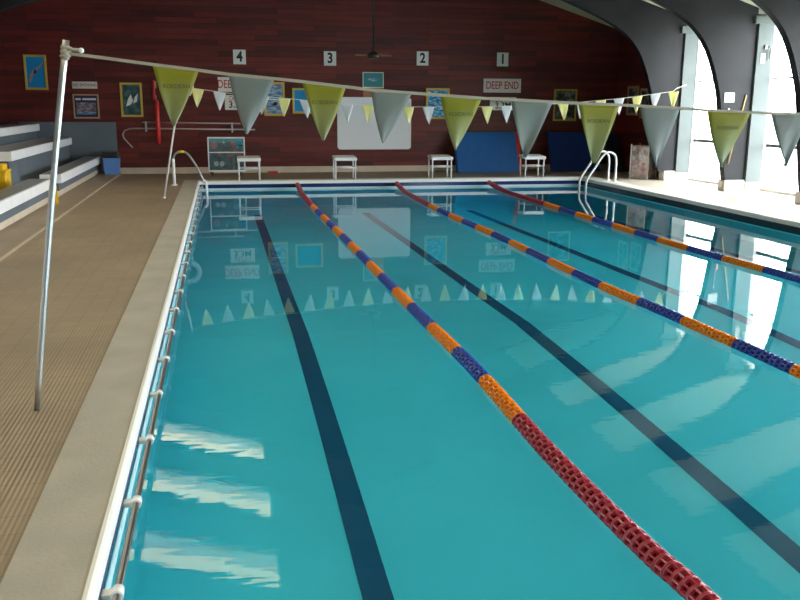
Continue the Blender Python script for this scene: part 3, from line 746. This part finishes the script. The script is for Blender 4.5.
ropes = [
    ([(1.49, 17.98), (1.475, 16.5), (1.472, 14.7), (1.513, 11.1), (1.542, 7.2), (1.565, 5.9), (1.571, 5.08), (1.548, 4.0), (1.555, 3.3), (1.575, 2.8), (1.60, 2.5), (1.62, 1.5), (1.62, .2)], 14.71, 'lane rope with a long red near end, nearest the left side'),
    ([(3.55, 17.98), (3.49, 16.5), (3.452, 13.8), (3.517, 10.85), (3.522, 7.72), (3.577, 6.8), (3.605, 6.03), (3.634, 4.84), (3.65, 3.0), (3.62, .5)], 14.55, 'middle lane rope, between the red-ended rope and the right one'),
    ([(5.54, 17.98), (5.5, 16.5), (5.487, 15.2), (5.484, 12.15), (5.482, 10.0), (5.551, 8.58), (5.602, 7.6), (5.62, 5.0), (5.6, 2.0)], 14.40, 'lane rope nearest the right-hand windows')]
for pts, yfar, lb in ropes:
    path = spline([(x, y, 0) for x, y in pts], 10)
    root = empty('lane_rope', (pts[0][0], YE, WZ), lb, 'lane rope', 'lane ropes across the pool')
    off = Vector((pts[0][0], YE, WZ))
    def zof(y):
        d = YE-y
        return .012 if d > 1.6 else .012 + (.085)*(1-d/1.6)**1.6
    P = [Vector((p.x, p.y, WZ+zof(p.y))) for p in path]
    MB().tube([p-off for p in P], .005, 6, M['dull_steel']).build('cable', None, root)
    MB().torus(P[0]-off+Vector((0, .0, 0)), .018, .005, 'x', 14, 6, M['chrome']).build('end_hook', None, root)
    # walk along the path
    pos = []; step = .0545; acc = 0.0
    for a, c in zip(P, P[1:]):
        l = (c-a).length
        while acc < l:
            pos.append((a + (c-a)*(acc/l), (c-a).normalized())); acc += step
        acc -= l
    pos = pos[1:]
    def colour(y):
        if y > yfar: return 'dr'
        k = int((yfar-y)/.692)
        if k >= 15: return 'dr'
        return 'do' if k % 2 == 0 else 'db'
    vis = [p for p in pos if p[0].y > 2.2]
    vis.sort(key=lambda p: p[0].y)
    near = vis[:100]; rest = vis[100:] + [p for p in pos if p[0].y <= 2.2]
    for j, (p, d) in enumerate(near):
        o = bpy.data.objects.new('disc', DM[colour(p.y)]); COL.objects.link(o); o.parent = root
        o.location = p-off; o.rotation_euler = (d.to_track_quat('Y', 'Z') @ Vector((0, 0, 0)).to_track_quat('Y', 'Z').__class__((math.cos((j % 2)*.17), 0, math.sin((j % 2)*.17), 0))).to_euler()
    bm = bmesh.new(); order = ['dr', 'do', 'db']; mats = []
    for k in order: mats += [M[k+'p'], M[k]]
    me = bpy.data.meshes.new('disc_run')
    for p, d in rest:
        k = colour(p.y); tmp = bmesh.new(); tmp.from_mesh(DM[k])
        mm = Matrix.Translation(p-off) @ d.to_track_quat('Y', 'Z').to_matrix().to_4x4()
        bmesh.ops.transform(tmp, matrix=mm, verts=tmp.verts)
        for f in tmp.faces: f.material_index += 2*order.index(k)
        t2 = bpy.data.meshes.new('t'); tmp.to_mesh(t2); tmp.free(); bm.from_mesh(t2); bpy.data.meshes.remove(t2)
    bm.to_mesh(me); bm.free()
    for m in mats: me.materials.append(m)
    o = bpy.data.objects.new('disc_run', me); COL.objects.link(o); o.parent = root; o['kind'] = 'stuff'; o['label'] = 'farther coloured discs threaded close together'

# ------------------------------------------------------------------ flag lines
def pennant(parent, p0, p1, tip, m, label, seed, txt=None, th=.0012):
    """a hanging cloth triangle between two points of the tape"""
    o0 = (Vector(p0)+Vector(p1))/2; rnd = random.Random(seed)
    ph = rnd.random()*6; amp = .012*(Vector(p1)-Vector(p0)).length/.25
    b = MB(); n = 12; rows = []
    A = Vector(p0)-o0; B = Vector(p1)-o0; T = (Vector(tip)-o0)*1.055
    def pt(u, v):
        v2 = v*.95
        l = A*(1-v2)+T*v2; r = B*(1-v2)+T*v2
        q = l*(1-u)+r*u
        bow = math.sin(v*PI)*.006*(1-2*u)*-1
        q.x += bow
        q.y += amp*math.sin(u*5+ph+v*2)*v*1.6 + .02*v*math.sin(ph*2)
        return q
    for j in range(n+1):
        v = j/n; rows.append([b.bm.verts.new(pt(i/8, v)) for i in range(9)])
    for j in range(n):
        for i in range(8):
            f = b.bm.faces.new((rows[j][i], rows[j][i+1], rows[j+1][i+1], rows[j+1][i])); f.smooth = True
    b.mats = [m]
    o = b.build('pennant', None, parent); o.location = o0; o['label'] = label
    md = o.modifiers.new('thick', 'SOLIDIFY'); md.thickness = th
    if txt:
        t = lettering(txt, .0285, M['olive_ink'], o, (-.006, -.006+amp*.2, -.092), sx=1.0)
        c = t.data
        for vtx in c.vertices:      # wrap the print onto the cloth, 1.5 mm in front of it
            X = vtx.co.x; Z = vtx.co.y-.092; best = None
            v = .092/abs(T.z) if T.z else 0
            w = (B-A).x*(1-v); u = min(1, max(0, (X-(A*(1-v)+T*v).x)/w))
            vv = -Z/abs(T.z)
            q = pt(u, vv)
            vtx.co = Vector((X, q.y-.0045 + (0 if vtx.co.z <= 0 else -.0006), Z))
        t.location = (0, 0, 0); t.rotation_euler = (0, 0, 0)
    return o
# near line
Yn = 4.536
tp = [(-.696, 1.766), (-.553, 1.75), (-.314, 1.721), (-.093, 1.696), (.045, 1.679), (.274, 1.660), (.408, 1.648), (.631, 1.624), (.759, 1.610), (.973, 1.596), (1.122, 1.587), (1.348, 1.573), (1.507, 1.566), (1.742, 1.556), (1.884, 1.550), (2.126, 1.542), (2.243, 1.538), (2.481, 1.527), (2.645, 1.516), (2.916, 1.506), (3.041, 1.501), (3.29, 1.497), (3.45, 1.495), (4.4, 1.50), (5.6, 1.56), (6.8, 1.67), (7.85, 1.80)]
def tz(x):
    for (a, za), (c, zc) in zip(tp, tp[1:]):
        if a <= x <= c: return za+(zc-za)*(x-a)/(c-a)
    return tp[-1][1]
root = empty('large_flag_line', (-.7, Yn, 1.766), 'near line of large yellow-green and silver pennants across the pool', 'flag line')
off = Vector(root.location)
b = MB()
up = [(x-off.x, z-off.z+.006) for x, z in tp]; lo = [(x-off.x, z-off.z-.009) for x, z in tp]
b.prism(up + lo[::-1], 'y', -.0025, .0025, M['tape']); b.build('hem_tape', None, root)
spans = [(-.314, -.093, -.225, 1.427), (.045, .274, .128, 1.388), (.408, .631, .51, 1.357), (.759, .973, .822, 1.341), (1.122, 1.348, 1.213, 1.304), (1.507, 1.742, 1.600, 1.265), (1.884, 2.126, 1.994, 1.23), (2.243, 2.481, 2.357, 1.206), (2.645, 2.916, 2.766, 1.202), (3.041, 3.29, 3.155, 1.205), (3.45, 3.70, 3.57, 1.20), (3.86, 4.10, 3.98, 1.2), (4.26, 4.5, 4.38, 1.21), (4.66, 4.9, 4.78, 1.22), (5.06, 5.3, 5.18, 1.24), (5.46, 5.7, 5.58, 1.26), (5.86, 6.1, 5.98, 1.30), (6.26, 6.5, 6.38, 1.34)]
for i, (a, c, tx, tzz) in enumerate(spans):
    y = i % 2 == 0
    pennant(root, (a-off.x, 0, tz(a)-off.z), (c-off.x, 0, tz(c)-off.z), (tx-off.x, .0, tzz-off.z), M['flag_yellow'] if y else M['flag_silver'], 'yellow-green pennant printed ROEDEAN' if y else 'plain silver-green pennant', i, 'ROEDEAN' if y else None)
# pole holding it
root = empty('flag_pole', (-.976, 4.536, 0), 'tall slightly bent steel pole at left holding the large pennants', 'pole')
base = Vector((-.976, 4.536, 0)); top = Vector((-.701, 4.536, 1.825))
mid = (base+top)/2+Vector((-.018, 0, 0))
MB().tube([p-base for p in arc(base, mid, top, 12)], .0155, 14, M['chrome']).build('pole_tube', None, root)
cl = Vector((-.706, 4.536, 1.772))-base
MB().tube([cl-Vector((.006, 0, .035)), cl+Vector((.0, 0, .03))], .020, 12, M['tape']).build('clamp', None, root)
MB().tube([cl+Vector((.0, -.01, .012)), cl+Vector((.065, -.012, .008))], .008, 8, M['tape']).build('knob_stem', None, root)
MB().ball(cl+Vector((.072, -.012, .006)), .013, M['sign_white']).build('knob', None, root)
for dz in (-.02, .0, .018):
    MB().torus(cl+Vector((.004*dz/.02, 0, dz)), .022, .005, 'z', 20, 6, M['tape']).build('cord_wrap', None, root)
root = empty('flag_pole', (8.11, 4.536, 0), 'far matching steel pole beyond the right frame edge', 'pole')
MB().tube([(0, 0, 0), (-.12, 0, .9), (-.26, 0, 1.86)], .0155, 12, M['chrome']).build('pole_tube', None, root)
# far line
Yf = 14.6; kf = 14.6/15.14
t2 = [(-.608, 1.836), (-.421, 1.770), (.107, 1.700), (1.408, 1.590), (2.171, 1.525), (3.091, 1.490), (4.286, 1.493), (5.202, 1.523), (5.948, 1.562), (6.269, 1.580), (7.013, 1.650), (7.378, 1.690), (8.12, 1.790)]
t2 = [(x*kf, 1.54+(z-1.54)*kf) for x, z in t2]
def tz2(x):
    for (a, za), (c, zc) in zip(t2, t2[1:]):
        if a <= x <= c: return za+(zc-za)*(x-a)/(c-a)
    return t2[-1][1]
root = empty('small_flag_line', (-.608*kf, Yf, 1.825), 'far line of small yellow and white pennants sagging over the pool', 'flag line'); off = Vector(root.location)
q = [Vector((x, Yf, z)) for x, z in t2] + [Vector((8.6, 15.9, 1.86)), Vector((9.34, 16.88, 1.95))]
MB().tube([p-off for p in q], .006, 6, M['rope_white']).build('cord', None, root)
rr = random.Random(3)
for i in range(25):
    x = (-.349 + i*(8.131+.349)/24)*kf
    y = i % 2 == 0; hw = .1
    tip = (x-off.x+rr.uniform(-.03, .03), rr.uniform(-.02, .02), tz2(x)-off.z-.285)
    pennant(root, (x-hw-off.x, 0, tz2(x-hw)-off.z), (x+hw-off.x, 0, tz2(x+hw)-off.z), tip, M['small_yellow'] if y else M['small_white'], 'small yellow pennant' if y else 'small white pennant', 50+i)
root = empty('flag_post', (-.958, 14.93, 0), 'thin white leaning post at left holding the small pennants', 'pole')
MB().tube([(0, 0, 0), (.18, -.16, .9), (.372, -.33, 1.85)], .016, 10, M['white_metal']).build('post_tube', None, root)
MB().tube([(0, 0, 0), (.004, 0, .02)], .03, 12, M['white_metal']).build('foot', None, root)

# ------------------------------------------------------------------ stepped seating on the left
YA = 20.1
AIS0, AIS1 = 14.2, 15.1
def seat_run(name, xf, z0, z1, depth, y0, y1, label):
    """a bench: grey riser under a pale slab"""
    root = empty(name, (xf, (y0+y1)/2, 0), label, 'bench'); h = (y1-y0)/2
    q = MB(); q.box(-depth, 0, -h, h, z1-.15, z1-.006, M['seat_white'], .008); q.build('seat_slab', None, root)
    q = MB(); q.box(-depth+.02, -.03, -h+.02, h-.01, z1-.006, z1, M['seat_top']); q.build('seat_surface', None, root)
    q = MB(); q.box(-depth, -.06, -h+.03, h, z0, z1-.15, M['grey_paint']); q.build('riser', None, root)
    return root
tag(MB().box(-4.375, -2.625, YB+.05, YA, 0, .125, M['cream'], .004).build('seating_base'), 'low cream base running under the stepped seating', 'platform')
tag(MB().box(-3.13, -2.66, AIS0+.01, AIS1-.01, .125, .24, M['deck'], .004).build('aisle_step'), 'buff tiled step in the gap between the lowest benches', 'step')
tag(MB().box(-3.74, -3.135, 13.22, 14.40, .125, .24, M['deck'], .004).build('aisle_step'), 'buff tiled step carrying the yellow crate', 'step')
seat_run('spectator_bench', -2.56, .125, .40, .34, AIS1, YA, 'far lowest white bench ending beside the blue bin')
seat_run('spectator_bench', -2.56, .125, .40, .34, -4, AIS0, 'near lowest white bench at the left edge, before the gap')
seat_run('spectator_bench', -3.14, .125, .80, .60, 14.42, YA, 'middle-row white bench on a slate grey riser')
seat_run('spectator_bench', -3.14, .125, .80, .60, -4, 13.2, 'near middle-row bench, past the left frame edge')
seat_run('spectator_bench', -3.77, .125, 1.09, .60, -4, YA, 'top-row white bench on a slate grey riser')
tag(MB().box(-4.2, -2.225, YW-.09, YW-.035, .0, 1.12, M['grey_paint'], .006).build('end_panel'), 'slate grey end panel against the red wall behind the benches', 'panel')
# blue bin with black liner
x, z = at(112.5, 174, 19.75)
root = empty('waste_bin', (x, 19.78, .04), 'blue bin with a black liner at the end of the lowest bench', 'bin')
b = MB(); b.prism([(-.14, 0), (.14, 0), (.165, .34), (-.165, .34)], 'y', -.14, .14, M['bin_blue']); b.build('bin_body', None, root)
b = MB()
b.box(-.175, .165, -.15, .15, .34, .47, M['black'], .03); b.build('liner_bag', None, root)
# yellow stacking chair / box on the aisle
root = empty('yellow_crate', (-3.33, 14.05, .24), 'yellow plastic crate standing at the left edge below the middle bench', 'crate')
root.location = (-3.33, 14.20, .24)
b = MB(); b.box(-.28, .165, -.18, .18, 0, .30, M['yellow'], .012); b.build('crate_body', None, root)
b = MB(); b.box(-.28, .13, -.15, .15, .30, .385, M['yellow'], .012); b.build('lid', None, root)
b = MB(); b.box(-.29, .175, -.19, .19, .27, .30, M['yellow'], .006); b.build('rim', None, root)
# yellow floor sign behind the pole
root = empty('wet_floor_sign', (-2.50, 13.95, .04), 'small yellow folding floor sign in the gap between benches', 'floor sign')
for s in (-1, 1):
    b = MB(); b.prism([(-.055, 0), (-.035, 0), (-.03, .03), (.03, .03), (.035, 0), (.055, 0), (.03, .27), (-.03, .27)], 'y', -.008, .008, M['yellow'])
    o = b.build('sign_leaf', None, root); o.rotation_euler = (s*math.radians(14), 0, 0); o.location = (0, -s*-.07*-1, 0)

# ------------------------------------------------------------------ daylight
w = bpy.data.worlds.new('overcast_sky'); sc.world = w; w.use_nodes = True
bg = w.node_tree.nodes['Background']; bg.inputs[0].default_value = (.92, .98, 1.0, 1); bg.inputs[1].default_value = 11.0
def portal(name, loc, rot, sx, sy):
    l = bpy.data.lights.new(name, 'AREA'); l.shape = 'RECTANGLE'; l.size = sx; l.size_y = sy; l.cycles.is_portal = True
    o = bpy.data.objects.new(name, l); COL.objects.link(o); o.location = loc; o.rotation_euler = rot
portal('daylight_windows', (XG+.06, (YW+YB)/2, 1.6), (0, PI/2, 0), 3.3, YW-YB)
a = math.atan(.306)
portal('daylight_rooflights', ((SX0+SX1)/2, (YW-4)/2, roof((SX0+SX1)/2)+.2), (0, -a, 0), (SX1-SX0)/math.cos(a), YW+4)

# ------------------------------------------------------------------ render look
sc.view_settings.view_transform = 'Standard'; sc.view_settings.look = 'None'; sc.view_settings.gamma = 1
sc.view_settings.use_curve_mapping = False; sc.view_settings.exposure = 0.66
cy = sc.cycles
cy.use_denoising = True; cy.max_bounces = 10; cy.diffuse_bounces = 5; cy.glossy_bounces = 5; cy.transmission_bounces = 8; cy.transparent_max_bounces = 12
cy.caustics_reflective = True; cy.caustics_refractive = True; cy.sample_clamp_indirect = 6; cy.blur_glossy = .3
